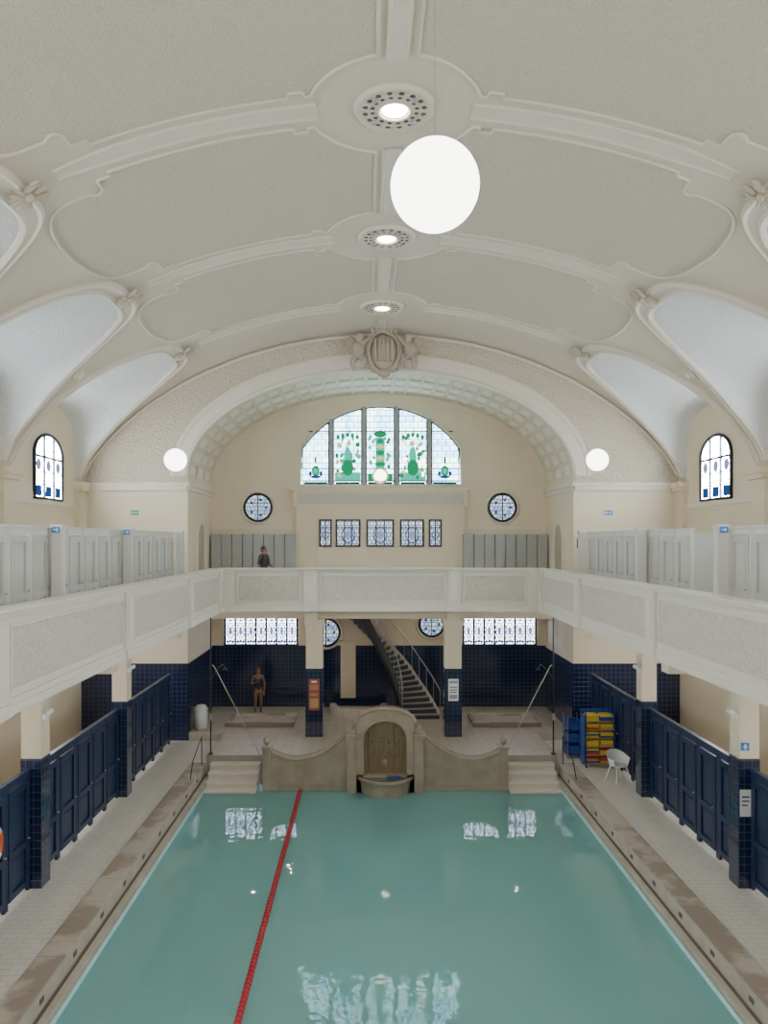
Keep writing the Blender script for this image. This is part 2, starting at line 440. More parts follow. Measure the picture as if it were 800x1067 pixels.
for sgn in (-1,1):
    b.box(sgn*(AW+.02),sgn*HW,YE-.1,YE,ZS-.25,ZS-.1); b.box(sgn*(AW-.06),sgn*HW,YE-.16,YE,ZS-.1,ZS)
    b.box(sgn*(AW-.1),sgn*AW,YE,YB,ZS-.1,ZS+.02); b.box(sgn*(AW-.06),sgn*AW,YE,YB,ZS-.25,ZS-.1)
trim(b,ribm)
b=B()
xx=[AW*sin(-pi/2+pi*i/60) for i in range(61)]
b.grid([[(x,YB,3.05),(x,YB,arch(x))] for x in xx],0,False)
b.grid([[(x,YB,-.2),(x,YB,3.05)] for x in (-AW,AW)],1,False)
b.obj('wall_back',[wallc,navyt],recalc=False,**S)
b=B()
for sgn in (-1,1): b.box(sgn*(AW-.04),sgn*(AW-.001),YE-.03,YB,PZ,3.0); b.box(sgn*(AW-.04),sgn*(HW-.01),YE-.04,YE-.001,DZ,3.0)
trim(b,navyt)
b=B(); b.box(-3.1,3.2,YB-.15,YB,GZ,8.25); b.box(-3.2,3.3,YB-.22,YB,8.25,8.85); b.box(-3.28,3.38,YB-.3,YB,8.85,8.95); b.box(-3.15,3.25,YB-.2,YB,7.98,8.06)
b.box(-3.05,3.15,YB-.23,YB-.21,8.35,8.75,1)
trim(b,[wallc,stucco])
b=B()
for sgn in(-1,1): b.box(sgn*3.25,sgn*AW,YB-.05,YB,7.42,7.5)
trim(b,ribm)
b=B(); b.grid([[(x,YN,-.2),(x,YN,prof(x)+.02)] for x in [-HW+HW*2*i/40 for i in range(41)]],0,False); b.obj('wall_near',wallc,recalc=False,**S)
b=B(); b.box(-5,5,YN+.02,YN+.05,7.6,11.6); b.obj('window_1',fill_near,**S)  # glowing pane added behind the camera, out of view, to fill the hall with light

# ---------------------------------------------------------------- floors, galleries
b=B()
for sgn in (-1,1): b.box(sgn*5.2,sgn*HW,YN,YE,.2,DZ)
b.box(-5.2,5.2,YN,3.0,.2,DZ); 
for sgn in (-1,1): b.box(sgn*5.1,sgn*5.2,21.9,YE,.2,DZ)
b.obj('floor',deck,**S)
b=B(); b.box(-5.1,5.1,21.9,YE,-.1,PZ); b.box(-AW+.045,AW-.045,YE,YB,-.1,PZ); b.obj('floor',platf,**S)
b=B()
for sgn in (-1,1): b.box(sgn*5.15,sgn*HW,YN,YE,4.85,GZ)
b.box(-AW,AW,23.7,YB,4.85,GZ); b.box(-5.15,5.15,YN,.4,4.85,GZ)
b.obj('floor',[ribm],**S)
b=B()
for y in (4.25,9.25,14.25,19.25):
    for sgn in (-1,1): b.box(sgn*5.2,sgn*HW,y-.17,y+.17,4.5,4.85)
for x in (-2.2,2.27): b.box(x-.2,x+.2,23.75,YB,4.5,4.85)
b.box(-AW,AW,24.02,24.38,4.5,4.85)
for sgn in (-1,1): b.box(sgn*6.55,sgn*6.85,YN,YE,4.55,4.85)
trim(b,wallc)
dl=None
for (x,y) in ((-4.2,25.2),(-3.2,27.1),(.19,25.2),(1.2,27.1),(4.6,25.6)):
    if dl is None:
        dl=empty('ceiling_downlight',(x,y,4.85),category='ceiling light',group='downlights under the end gallery',label='small round warm downlight under the end gallery')
        c=B(); c.lathe([(.1,0),(.1,-.04),(.075,-.05),(.07,-.01)],n=20); c.obj('housing',steel,parent=dl)
        c=B(); c.lathe([(.001,-.03),(.068,-.03)],n=20); c.obj('lamp_disc',spotw,parent=dl)
    else: dup(dl,(x,y,4.85))
def parapet(name,label,L,posts,M4):
    r=empty(name,label=label,category='balustrade')
    c=B(); c.box(0,L,0,.2,4.78,6.03); c.box(0,L,-.05,.25,4.78,4.9); c.box(0,L,-.03,.2,4.9,4.99); c.obj('parapet_body',parap,parent=r)
    c=B(); c.box(0,L,-.08,.28,6.03,6.09); c.box(0,L,-.12,.32,6.09,6.13); c.obj('cap_rail',parap,parent=r,bevel=.01)
    for p in posts:
        c=B(); c.box(p-.2,p+.2,-.07,0,4.95,6.03); c.box(p-.24,p+.24,-.1,0,4.78,4.95); c.box(p-.13,p+.13,-.09,-.07,5.1,5.9); c.obj('pier',parap,parent=r,bevel=.01)
    for a,bq in zip(posts[:-1],posts[1:]):
        x0=a+.3;x1=bq-.3
        c=B(); c.box(x0+.06,x1-.06,-.02,0,5.12,5.88); c.obj('stucco_panel',stucco,parent=r,label='textured stucco relief panel')
        c=B()
        c.box(x0,x1,-.035,0,5.07,5.115); c.box(x0,x1,-.035,0,5.885,5.93); c.box(x0,x0+.045,-.035,0,5.115,5.885); c.box(x1-.045,x1,-.035,0,5.115,5.885)
        c.obj('panel_frame',parap,parent=r,bevel=.008)
    r.matrix_world=M4
    return r
lab='long cream gallery parapet with textured stucco relief panels'
parapet('gallery_parapet',lab,23.08,[0.2,3.85,8.85,13.85,18.85,22.8],Matrix.Translation((-4.97,.4,0))@Matrix.Rotation(pi/2,4,'Z'))
parapet('gallery_parapet',lab,23.08,[.28,4.25,9.25,14.25,19.25,22.9],Matrix.Translation((4.97,23.48,0))@Matrix.Rotation(-pi/2,4,'Z'))
parapet('gallery_parapet','cream parapet with textured stucco panels across the end gallery',10.34,[.37,2.97,7.44,9.97],Matrix.Translation((-5.17,23.5,0)))

def column(w,x,y,zb,label):
    r=empty('column',(x,y,zb),label=label,category='column')
    t=2.92-zb
    c=B(); c.box(-w/2,w/2,-w/2,w/2,0,t); c.obj('tiled_base',navyt,parent=r,bevel=.012)
    c=B(); c.box(-w/2+.01,w/2-.01,-w/2+.01,w/2-.01,t,4.5-zb-.002); c.box(-w/2-.05,w/2+.05,-w/2-.05,w/2+.05,4.3-zb,4.5-zb-.002); c.obj('plaster_shaft',wallc,parent=r,bevel=.01)
    return r
c0=column(.4,-6.7,9.25,DZ,'square column, navy tiles below and cream plaster above')
for y in (14.25,19.25): dup(c0,(-6.7,y,DZ))
for y in (9.25,14.25,19.25): dup(c0,(6.7,y,DZ))
column(.55,-2.12,24.2,PZ,'thick square column with navy tiled base and a red poster')
column(.55,2.3,24.2,PZ,'thick square column with navy tiled base and white notice')

# ---------------------------------------------------------------- pool
b=B()
X=4.95;zb=-.95
b.add([(-X,3,zb),(X,3,zb),(X,21.9,zb),(-X,21.9,zb)],[(0,1,2,3)],0)
b.add([(-X,3,zb),(-X,21.9,zb),(-X,21.9,.12),(-X,3,.12)],[(0,1,2,3)],1)
b.add([(X,3,zb),(X,21.9,zb),(X,21.9,.12),(X,3,.12)],[(0,1,2,3)],1)
b.add([(-3.4,21.08,zb),(3.4,21.08,zb),(3.4,21.08,-.02),(-3.4,21.08,-.02)],[(0,1,2,3)],1)
b.add([(-X,21.3,zb),(X,21.3,zb),(X,21.3,-.1),(-X,21.3,-.1)],[(0,1,2,3)],1)
b.add([(-X,3,zb),(X,3,zb),(X,3,.12),(-X,3,.12)],[(0,1,2,3)],1)
for x in (-3.9,-1.45,1.53,3.95):
    b.lathe([(.001,0),(.055,0)],(x,16.1,zb+.01),n=16,mi=2)
b.obj('pool_basin',[poolt,poolw,slotm],recalc=False,category='swimming pool',label='sunken rectangular pool lined with pale green tiles')
b=B(); b.add([(-X,3,0),(X,3,0),(X,21.6,0),(-X,21.6,0)],[(0,1,2,3)])
b.obj('pool_water',water,kind='stuff',category='water',label='calm clear turquoise pool water reflecting the windows')
for sgn in (-1,1):
    b=B()
    b.box(sgn*5.12,sgn*5.56,3,21.9,DZ,DZ+.035,0)
    b.box(sgn*4.95,sgn*5.14,3,21.9,.1,.22,1)
    b.box(sgn*5.14,sgn*5.2,3,21.9,.1,DZ,1)
    y=3.4
    while y<21.5:
        b.box(sgn*5.13,sgn*5.145,y,y+.14,.30,.38,2); y+=1.24
    b.box(sgn*5.06,sgn*5.12,3,21.9,.215,.226,2)
    b.obj('pool_coping',[coping_m,ledge_m,slotm],category='pool edge',label='worn brown stone coping with beige overflow ledge',bevel=.008)
stepm=M('step_nosing',(.78,.73,.64),.4); stepb=M('step_tile',(.62,.57,.49),.4)
for sgn in (-1,1):
    b=B()
    for k in range(6):
        z=.58-.17*k; yy=21.62-.28*k
        m0,m1=(0,1) if k<4 else (2,2)
        b.box(sgn*3.52,sgn*4.94,yy,21.88,z-.17,z-.03,m1); b.box(sgn*3.52,sgn*4.94,yy-.02,21.88,z-.03,z,m0)
    b.box(sgn*3.52,sgn*4.94,yy-.02,21.88,-.93,z-.17,2)
    b.obj('pool_steps',[stepm,stepb,poolst],category='steps',label='pale tiled steps with light nosings descending into the pool')
# ---------------------------------------------------------------- fountain
fo=empty('wall_fountain',(.07,21.1,0),category='fountain',label='brown-beige marble wall fountain with arched niche and curved wings')
for sgn in (-1,1):
    top=[]
    for i in range(33):
        u=i/32; x=1.0+u*2.35
        z=.86+.80*max(0,1-u*1.5)**2.2+.30*max(0,(u-.62)/.38)**2
        top.append((sgn*x,z))
    poly=[(sgn*1.0,-.03)]+top+[(sgn*3.35,-.03)]
    c=B(); c.prism(poly,'y',.0,.3); 
    c.tube([(p[0],-.005,p[1]) for p in top],.035,8); c.tube([(p[0],.305,p[1]) for p in top],.035,8)
    c.box(sgn*1.0,sgn*3.3,-.04,.0,-.03,.12)
    c.obj('wing_wall',marble,parent=fo)
    c=B(); c.box(sgn*3.22,sgn*3.44,-.05,.34,-.03,1.16); c.box(sgn*3.19,sgn*3.47,-.08,.37,1.16,1.22); c.lathe([(.05,0),(.05,.05),(.09,.09),(.11,.15),(.09,.22),(.001,.26)],(sgn*3.33,.14,1.2),n=16)
    c.obj('end_post',marble,parent=fo,bevel=.01)
def archpoly(w,z0,zs,rise,n=24): return [(-w,z0)]+[(-w*cos(pi*k/n),zs+rise*sin(pi*k/n)) for k in range(n+1)]+[(w,z0)]
c=B()
outer=archpoly(.80,.0,1.93,.36); inner=archpoly(.6,.0,1.5,.5)
n=len(outer)
for i in range(n-1):
    o1,o2,i1,i2=outer[i],outer[i+1],inner[i],inner[i+1]
    vs=[(o1[0],-.2,o1[1]),(o2[0],-.2,o2[1]),(i2[0],-.2,i2[1]),(i1[0],-.2,i1[1]),(o1[0],.45,o1[1]),(o2[0],.45,o2[1]),(i2[0],.25,i2[1]),(i1[0],.25,i1[1])]
    c.add(vs,[(0,1,2,3),(0,1,5,4),(3,2,6,7)],0)
c.prism(outer,'y',.3,.45)
c.tube([(p[0]*1.02,-.2,p[1]+.03) for p in outer[1:-1]],.055,8); c.tube([(p[0],-.2,p[1]) for p in inner[1:-1]],.03,8)
c.obj('niche_body',marble,parent=fo)
c=B(); c.prism(inner,'y',-.06,.0); 
for k in range(5): c.tube([(-.46+.23*k,-.07,.6),(-.46+.23*k,-.07,1.62+.25*cos((-.46+.23*k)*2.5))],.018,6)
for z in (.95,1.25,1.55): c.tube([(-.56,-.07,z),(.56,-.07,z)],.012,6)
for k in range(4): c.ell((-.345+.23*k,-.07,1.4),(.05,.025,.08)); c.ell((-.345+.23*k,-.07,1.1),(.05,.025,.08))
c.obj('mosaic_panel',ochre,parent=fo,label='carved ochre panel inside the niche')
for sgn in (-1,1):
    c=B(); c.box(sgn*.8,sgn*1.06,-.26,.3,-.03,1.55); c.box(sgn*.76,sgn*1.1,-.3,.34,1.55,1.64); c.box(sgn*.82,sgn*1.04,-.24,.28,1.64,1.74); c.box(sgn*.85,sgn*1.01,-.275,-.25,.7,1.45)
    c.lathe([(.09,0),(.07,.04),(.001,.12)],(sgn*.93,0,1.74),n=12)
    c.obj('pilaster',marble,parent=fo,bevel=.01)
c=B(); c.box(-.8,.8,-.2,.3,-.03,.5)
c.lathe([(.68,-.03),(.70,.1),(.71,.25),(.73,.34),(.79,.38),(.80,.45),(.72,.45),(.67,.40),(.001,.37)],(0,.0,0),n=36,a0=pi,a1=2*pi)
c.obj('basin',marble,parent=fo)
c=B(); c.lathe([(.001,0),(.69,0)],(0,.0,.42),n=32,a0=pi,a1=2*pi); c.obj('basin_water',M('basin_water',(.2,.2,.16),.05),parent=fo)
c=B(); c.ell((0,-.1,.82),(.1,.08,.1)); c.tube([(0,-.08,.8),(0,-.22,.8),(0,-.28,.73)],.022,8); c.obj('spout',marble,parent=fo)
c=B(); c.prism([(-.2,-.1),(.15,-.1),(.22,0),(.15,.1),(-.2,.1)],'z',-.02,.02); c.obj('swim_board',blu,loc=(.3,20.72,.475),category='swim board',label='small blue swim board lying on the fountain basin',bevel=.008)

# ---------------------------------------------------------------- lane rope
lr=empty('lane_rope',(-2.3,0,0),category='lane rope',label='red plastic lane line floating along the pool')
c=B(); c.tube([(0,3.05,.04),(0,21.0,.04)],.012,6); c.obj('cable',steel,parent=lr)
fl=B(); fl.lathe([(.015,-.055),(.045,-.05),(.055,-.03),(.055,.03),(.045,.05),(.015,.055)],n=14)
f0=fl.obj('float',redp,parent=lr,loc=(0,9.6,.03),rot=(pi/2,0,0))
for k in range(1,98):
    q=f0.copy(); COL.objects.link(q); q.parent=lr; q.location=(0,9.6+.117*k,.03)

# ---------------------------------------------------------------- windows
wn=[1]
def wname(): wn[0]+=1; return 'window_%d'%wn[0]
WY=YB-.04
cx=.07; hw=3.0
def bt(x): return 12.05-3.61+sqrt(3.61**2-x*x)
xsb=[-hw+2*hw*i/30 for i in range(31)]
poly=[(cx-hw,9.05)]+[(cx+x,bt(x)) for x in xsb]+[(cx+hw,9.05)]
win=empty(wname(),(0,0,0),**S)
c=B(); c.prism(poly,'y',WY-.02,WY); c.obj('stained_glass',glass_big,parent=win)
c=B(); c.tube([(p[0],WY-.05,p[1]) for p in poly],.06,8,closed=True); c.obj('window_frame',ribm,parent=win)
c=B(); c.tube([(cx+(p[0]-cx)*.975,WY-.05,10+(p[1]-10)*.968) for p in poly],.03,6,closed=True)
for x in (-1.79,-.56,.66,1.89):
    for d in(-.09,.09): c.box(x+d-.025,x+d+.025,WY-.06,WY-.02,9.08,bt(x-cx)-.04)
c.box(cx-hw+.3,cx+hw-.3,WY-.05,WY-.02,11.06,11.1); c.box(cx-hw+.05,cx+hw-.05,WY-.05,WY-.02,9.2,9.23)
for x in (-2.35,-1.17,.05,1.27,2.45): c.box(x-.01,x+.01,WY-.045,WY-.02,11.1,bt(x-cx)-.05)
for z in (9.7,10.2,10.65): c.box(cx-hw+.05,cx+hw-.05,WY-.045,WY-.02,z-.008,z+.008)
c.obj('lead_bars',iron,parent=win)
mull=M('mullion_grey',(.35,.34,.32),.5)
for x in (-1.79,-.56,.66,1.89):
    c=B(); c.box(x-.065,x+.065,WY-.12,WY-.02,9.05,bt(x-cx)); c.obj('mullion',mull,parent=win,bevel=.01)
def disc(c,x,z,rx,rz,y,mi,n=18):
    c.add([(x,y,z)]+[(x+rx*cos(2*pi*k/n),y,z+rz*sin(2*pi*k/n)) for k in range(n)],[(0,1+k,1+(k+1)%n) for k in range(n)],mi)
def quad(c,x0,x1,z0,z1,y,mi): c.add([(x0,y,z0),(x1,y,z0),(x1,y,z1),(x0,y,z1)],[(0,1,2,3)],mi)
c=B(); Y1=WY-.026
R2=random.Random(4)
for X0,sg in ((-1.17,1),(1.27,-1)):
    quad(c,X0-.48,X0+.48,9.25,9.55,Y1,1); 
    for k in range(40):
        disc(c,X0+R2.uniform(-.42,.42),9.35+R2.uniform(0,1.5),R2.uniform(.04,.09),R2.uniform(.05,.10),Y1-.0005*k,R2.choice([0,1,1,0,2,4]))
    disc(c,X0,10.1,.13,.42,Y1-.021,1); disc(c,X0+.04*sg,10.62,.08,.10,Y1-.022,2); disc(c,X0,9.72,.22,.30,Y1-.0215,0)
    for k in range(5): disc(c,X0-.36+.18*k,10.95-.04*abs(k-2),.07,.09,Y1-.022,0)
quad(c,-.42,.52,9.25,9.5,Y1,0)
disc(c,.05,9.42,.24,.24,Y1-.012,4); disc(c,.05,9.42,.31,.31,Y1-.01,2)
quad(c,-.12,.22,9.7,10.85,Y1-.008,1)
for k in range(5): disc(c,.05,9.85+.22*k,.2-.02*k,.08,Y1-.009,(0,2)[k%2])
for k in range(20): disc(c,.05+R2.uniform(-.42,.42),9.75+R2.uniform(0,1.15),.06,.07,Y1-.0003*k,R2.choice([0,1,1]))
disc(c,.05,10.98,.24,.13,Y1-.013,0)
for X0 in (-2.37,2.47):
    disc(c,X0,9.6,.15,.2,Y1,0); disc(c,X0,9.6,.09,.12,Y1-.002,1); disc(c,X0,10.0,.04,.14,Y1,3); disc(c,X0,9.38,.2,.06,Y1,3)
    for k in (-1,1): disc(c,X0+.2*k,9.5,.06,.1,Y1,3)
for X0 in (-2.37,-1.17,.05,1.27,2.47): quad(c,X0-.45,X0+.45,9.1,9.18,Y1-.002,5)
c.obj('stained_motif',[g_green,g_teal,g_gold,g_blue,g_white,g_dk],parent=win,recalc=False)
for (xa,xb) in ((-2.17,-1.82),(-1.55,-.75),(-.40,.50),(.85,1.62),(1.93,2.28)):
    w=empty(wname(),**S); y=YB-.17
    c=B(); c.box(xa,xb,y,y+.015,6.82,7.72); c.obj('leaded_pane',glass_small,parent=w)
    c=B(); t=.06
    c.box(xa-t,xb+t,y-.03,y+.015,6.76,6.82); c.box(xa-t,xb+t,y-.03,y+.015,7.72,7.78); c.box(xa-t,xa,y-.03,y+.015,6.82,7.72); c.box(xb,xb+t,y-.03,y+.015,6.82,7.72)
    nb=2 if xb-xa>.7 else 1
    for k in range(1,nb+1): xm=xa+(xb-xa)*k/(nb+1); c.box(xm-.02,xm+.02,y-.02,y,6.82,7.72)
    c.box(xa,xb,y-.02,y,7.45,7.49); c.obj('window_frame',iron,parent=w)
    c=B(); xm=(xa+xb)/2; r=min(.24,(xb-xa)*.34)
    c.tube([(xm+r*cos(2*pi*k/20),y-.006,7.2+1.2*r*sin(2*pi*k/20)) for k in range(20)],.025,4,closed=True)
    disc(c,xm,7.2,r*.5,r*.7,y-.004,1)
    c.obj('stained_motif',[g_blue,g_lil],parent=w,recalc=False)
def oculus(x,z,r):
    w=empty(wname(),**S); y=YB-.05
    c=B(); c.add([(x,y,z)]+[(x+r*cos(2*pi*k/28),y,z+r*sin(2*pi*k/28)) for k in range(28)],[(0,1+k,1+(k+1)%28) for k in range(28)]); c.obj('leaded_pane',glass_small,parent=w,recalc=False)
    c=B(); c.tube([(x+r*cos(2*pi*k/28),y-.01,z+r*sin(2*pi*k/28)) for k in range(28)],.04,6,closed=True)
    c.box(x-.02,x+.02,y-.03,y-.005,z-r,z+r); c.box(x-r*.85,x+r*.85,y-.03,y-.005,z+r*.3,z+r*.34); c.obj('window_frame',iron,parent=w)
    c=B(); c.tube([(x+(r+.1)*cos(2*pi*k/28),y+.02,z+(r+.1)*sin(2*pi*k/28)) for k in range(28)],.05,6,closed=True); c.obj('surround',ribm,parent=w)
    c=B()
    for k in range(10): a=2*pi*k/10; disc(c,x+r*.6*cos(a),z+r*.6*sin(a),.06,.06,y-.004,k%2,8)
    c.obj('stained_motif',[g_blue,g_lil],parent=w,recalc=False)
oculus(-4.53,8.23,.5); oculus(4.63,8.23,.5); oculus(-1.98,3.55,.5); oculus(1.98,3.85,.45)
for x0 in (-5.76,3.17):
    w=empty(wname(),**S); y=YB-.05; L=2.7; n=7
    c=B(); c.box(x0,x0+L,y,y+.03,3.12,4.1); c.obj('leaded_pane',glass_low,parent=w)
    c=B(); c.box(x0-.05,x0+L+.05,y-.04,y+.03,3.05,3.12); c.box(x0-.05,x0+L+.05,y-.04,y+.03,4.1,4.2)
    for k in range(n+1): xm=x0+L*k/n; c.box(xm-.035,xm+.035,y-.04,y+.02,3.12,4.1)
    c.obj('window_frame',iron,parent=w)
    c=B()
    for k in range(n):
        xm=x0+L*(k+.5)/n
        c.tube([(xm+.12*cos(2*pi*j/20),y-.004,3.62+.28*sin(2*pi*j/20)) for j in range(20)],.018,4,closed=True,mi=0)
        disc(c,xm,3.6,.06,.17,y-.006,1); disc(c,xm-.1,3.2,.05,.06,y-.006,0); disc(c,xm+.1,3.2,.05,.06,y-.006,0); disc(c,xm,3.22,.05,.06,y-.006,2); disc(c,xm,4.0,.05,.04,y-.006,2)
    c.obj('stained_motif',[g_blue,g_lil,g_red],parent=w,recalc=False)
for yc in YC:
    for sgn in (-1,1):
        w=empty(wname(),**S); x=sgn*(HW-.03); hwv=.95; yw=yc+.12
        pl=[(yw-hwv,8.2)]+[(yw-hwv*cos(pi*k/24),9.45+.6*sin(pi*k/24)) for k in range(25)]+[(yw+hwv,8.2)]
        c=B(); c.prism(pl,'x',x,x+.02*sgn); c.obj('window_pane',glass_side,parent=w)
        c=B(); c.tube([(x-.02*sgn,p[0],p[1]) for p in pl],.05,6,closed=True)
        for d in (-.33,.33): c.box(x-.05*sgn,x,yw+d-.03,yw+d+.03,8.2,9.45+.6*sqrt(1-(d/hwv)**2))
        c.box(x-.05*sgn,x,yw-hwv,yw+hwv,9.35,9.41)
        for z in (8.6,8.95): c.box(x-.03*sgn,x,yw-hwv,yw+hwv,z-.012,z+.012)
        c.obj('window_frame',iron,parent=w)
        c=B()
        for d in (-.66,0,.66):
            c.add([(x-.012*sgn,yw+d-.2,8.26),(x-.012*sgn,yw+d+.2,8.26),(x-.012*sgn,yw+d+.2,8.56),(x-.012*sgn,yw+d-.2,8.56)],[(0,1,2,3)],0)
            c.add([(x-.012*sgn,yw+d+.16*cos(2*pi*j/14),9.15+.16*sin(2*pi*j/14)) for j in range(14)],[tuple(range(14))],1)
        c.obj('stained_motif',[g_blue,g_lil],parent=w,recalc=False)
    for sgn in (-1,1):
        w=empty(wname(),**S); x=sgn*(HW-.03); yq=yc
        pl=[(yq-.9,3.0)]+[(yq-.9*cos(pi*k/16),3.6+.7*sin(pi*k/16)) for k in range(17)]+[(yq+.9,3.0)]
        c=B(); c.prism(pl,'x',x,x+.02*sgn); c.obj('window_pane',glass_frost,parent=w)
        c=B(); c.tube([(x-.02*sgn,p[0],p[1]) for p in pl],.06,6,closed=True); c.box(x-.04*sgn,x,yq-.02,yq+.02,3,4.3); c.obj('window_frame',white,parent=w)
for i,sgn in enumerate((-1,1)):
    w=empty('door_%d'%(i+1),**S); xw=sgn*(AW-.01)
    pl=[(25.7,GZ)]+[(26.3-.6*cos(pi*k/16),7.0+.6*sin(pi*k/16)) for k in range(17)]+[(26.9,GZ)]
    c=B(); c.prism(pl,'x',xw-.01*sgn,xw); c.obj('door_leaf',M('niche_shade%d'%i,(.42,.36,.27),.6),parent=w)
    c=B(); c.tube([(xw-.02*sgn,p[0],p[1]) for p in pl],.05,6); c.obj('door_frame',ribm,parent=w)

# ---------------------------------------------------------------- pendants
def pendant(x,y,z,r,cr_,label):
    q=empty('pendant_globe',(x,y,z),category='pendant lamp',label=label)
    c=B(); c.ell((0,0,0),(r,r,r),nu=40,nv=24); c.obj('globe_shade',globem,parent=q)
    top=prof(x)-z
    c=B(); c.lathe([(.02,r-.01),(.03,r),(.03,r+.03),(.01,r+.05)],n=12); c.obj('lamp_cap',steel,parent=q)
    c=B(); c.tube([(0,0,r+.04),(0,0,top)],cr_,6); c.obj('cord',steel,parent=q)
pendant(.035,5.1,9.40,.3,.004,'large glowing white glass globe hanging on a thin cord')
pendant(-5.75,20.9,9.23,.31,.004,'glowing white globe lamp hanging above the gallery')
pendant(5.95,20.9,9.23,.3,.004,'glowing white globe lamp hanging beside the lunette window')

# ---------------------------------------------------------------- crest
cr=empty('crest_cartouche',(.1,24.2,13.05),category='wall ornament',label='sculpted stucco cartouche with two cherubs above the arch')
crm=M('crest_stucco',(.42,.35,.27),.7)
c=B(); c.ell((0,-.1,-.05),(.42,.18,.58),nu=24,nv=14); c.obj('shield',crm,parent=cr)
c=B(); c.tube([(.5*cos(2*pi*k/30),-.15,-.03+.66*sin(2*pi*k/30)*(1+.06*cos(6*pi*k/30))) for k in range(30)],.08,8,closed=True)
for k in range(7): c.ell((-.36+.12*k,-.18,.62+.1*sin(pi*k/6)),(.07,.08,.13))
for k in range(5): c.box(-.3+.13*k,-.24+.13*k,-.3,-.2,-.35,.35)
c.ell((0,-.15,-.72),(.2,.12,.14)); c.ell((-.3,-.12,-.6),(.16,.08,.1)); c.ell((.3,-.12,-.6),(.16,.08,.1)); c.obj('scroll_frame',crm,parent=cr)
for sgn in (-1,1):
    c=B(); c.ell((sgn*.82,-.15,.02),(.2,.17,.3)); c.ell((sgn*.76,-.22,.42),(.13,.13,.15)); c.ell((sgn*.8,-.15,.26),(.08,.08,.1))
    c.tube([(sgn*.7,-.2,.2),(sgn*.55,-.28,.3),(sgn*.42,-.25,.45)],[.07,.055,.045],8); c.tube([(sgn*.95,-.15,.18),(sgn*1.08,-.2,.0),(sgn*1.0,-.25,-.15)],[.07,.055,.045],8)
    c.tube([(sgn*.78,-.15,-.18),(sgn*.62,-.3,-.3),(sgn*.68,-.25,-.58)],[.11,.09,.05],8); c.tube([(sgn*.9,-.15,-.18),(sgn*1.0,-.25,-.4),(sgn*.95,-.2,-.65)],[.11,.09,.05],8)
    c.ell((sgn*1.05,-.05,.25),(.16,.05,.25))
    o=c.obj('cherub',crm,parent=cr); md=o.modifiers.new('r','REMESH'); md.mode='VOXEL'; md.voxel_size=.025; md.use_smooth_shade=True

# ---------------------------------------------------------------- cabins
def cabin(name,w,h,dep,mf,mp,ms,label,group,ph=None):
    r=empty(name,label=label,category='changing cabin',group=group)
    c=B(); c.box(0,.07,0,.06,0,h); c.box(w-.07,w,0,.06,0,h); c.box(.07,w-.07,0,.06,h-.12,h); c.box(0,w,-.03,.08,h,h+.05); c.obj('cabin_frame',mf,parent=r,bevel=.006)
    c=B(); c.box(.0,.03,.06,dep,0,ph or h-.05); c.obj('partition',ms,parent=r)
    c=B(); x0=.08;x1=w-.08
    c.box(x0,x1,.03,.045,.12,h-.14)
    c.box(x0,x0+.1,-.015,.03,.12,h-.14); c.box(x1-.1,x1,-.015,.03,.12,h-.14)
    for za,zb_ in ((.12,.24),(.85,.97),(h-.26,h-.14)): c.box(x0+.1,x1-.1,-.015,.03,za,zb_)
    c.box(x0+.16,x1-.16,.01,.03,.3,.8); c.box(x0+.16,x1-.16,.01,.03,1.03,h-.32)
    do=c.obj('door',mp,parent=r,bevel=.004)
    c=B(); c.ell((x1-.05,-.045,1.0),(.022,.025,.022)); c.tube([(x1-.05,-.035,1.0),(x1-.05,.0,1.0)],.01,6); c.obj('knob',steel,parent=do)
    return r
lowc=cabin('changing_cabin',.915,2.2,.9,navy,navy,whited,'navy painted changing cabin with panelled door beside the pool','navy changing cabins beside the pool deck',ph=1.5)
upc=cabin('changing_cabin',.80,2.12,1.4,white,whited,whited,'white panelled changing cabin on the upper gallery','white changing cabins on the gallery')
used={'l':0,'u':0}
def put(key,root,loc,rot):
    if not used[key]: root.location=loc; root.rotation_euler=rot; used[key]=1
    else: dup(root,loc,rot)
for y0 in (9.25,14.25,19.25):
    for k in range(5):
        yy=y0+.21+k*.92
        put('l',lowc,(-6.72,yy,DZ),(0,0,pi/2))
        put('l',lowc,(6.72,yy+.915,DZ),(0,0,-pi/2))
for k in range(17):
    yy=9.4+k*.84
    put('u',upc,(-6.5,yy,GZ),(0,0,pi/2))
    if not (14.4<yy<15.3): put('u',upc,(6.5,yy+.8,GZ),(0,0,-pi/2))
first=None
for sgn in (-1,1):
    for y in (9.4,14.4,18.6,23.72):
        if first is None:
            c=B(); c.box(-.1,.1,-.1,.1,0,2.14); c.box(-.12,.12,-.12,.12,2.14,2.2); c.box(-.07,.07,-.11,-.1,.3,1.9); c.box(.1,.11,-.07,.07,.3,1.9); c.box(-.11,-.1,-.07,.07,.3,1.9)
            first=c.obj('cabin_post',white,loc=(sgn*6.33,y,GZ),bevel=.008,category='post',group='white posts dividing the gallery cabins',label='white panelled post between gallery changing cabins')
        else: dup(first,(sgn*6.33,y,GZ))
def locker():
    r=empty('locker',category='locker',group='grey lockers on the end gallery',label='tall narrow grey locker with dark base against the wall')
    c=B(); c.box(0,.37,0,.45,.08,2.12); c.obj('locker_body',lockm,parent=r)
    c=B(); c.box(.02,.35,-.025,0,.1,2.1); c.box(.09,.3,-.03,-.025,1.85,1.88); c.box(.09,.3,-.03,-.025,1.92,1.95); d=c.obj('locker_door',lockm,parent=r,bevel=.006)
    c=B(); c.box(.3,.33,-.045,-.02,1.1,1.22); c.obj('handle',steel,parent=d)
    c=B(); c.box(0,.38,.03,.45,0,.08); c.obj('plinth',dark,parent=r)
    return r
lk=locker(); lk.location=(-6.2,YB-.5,GZ)
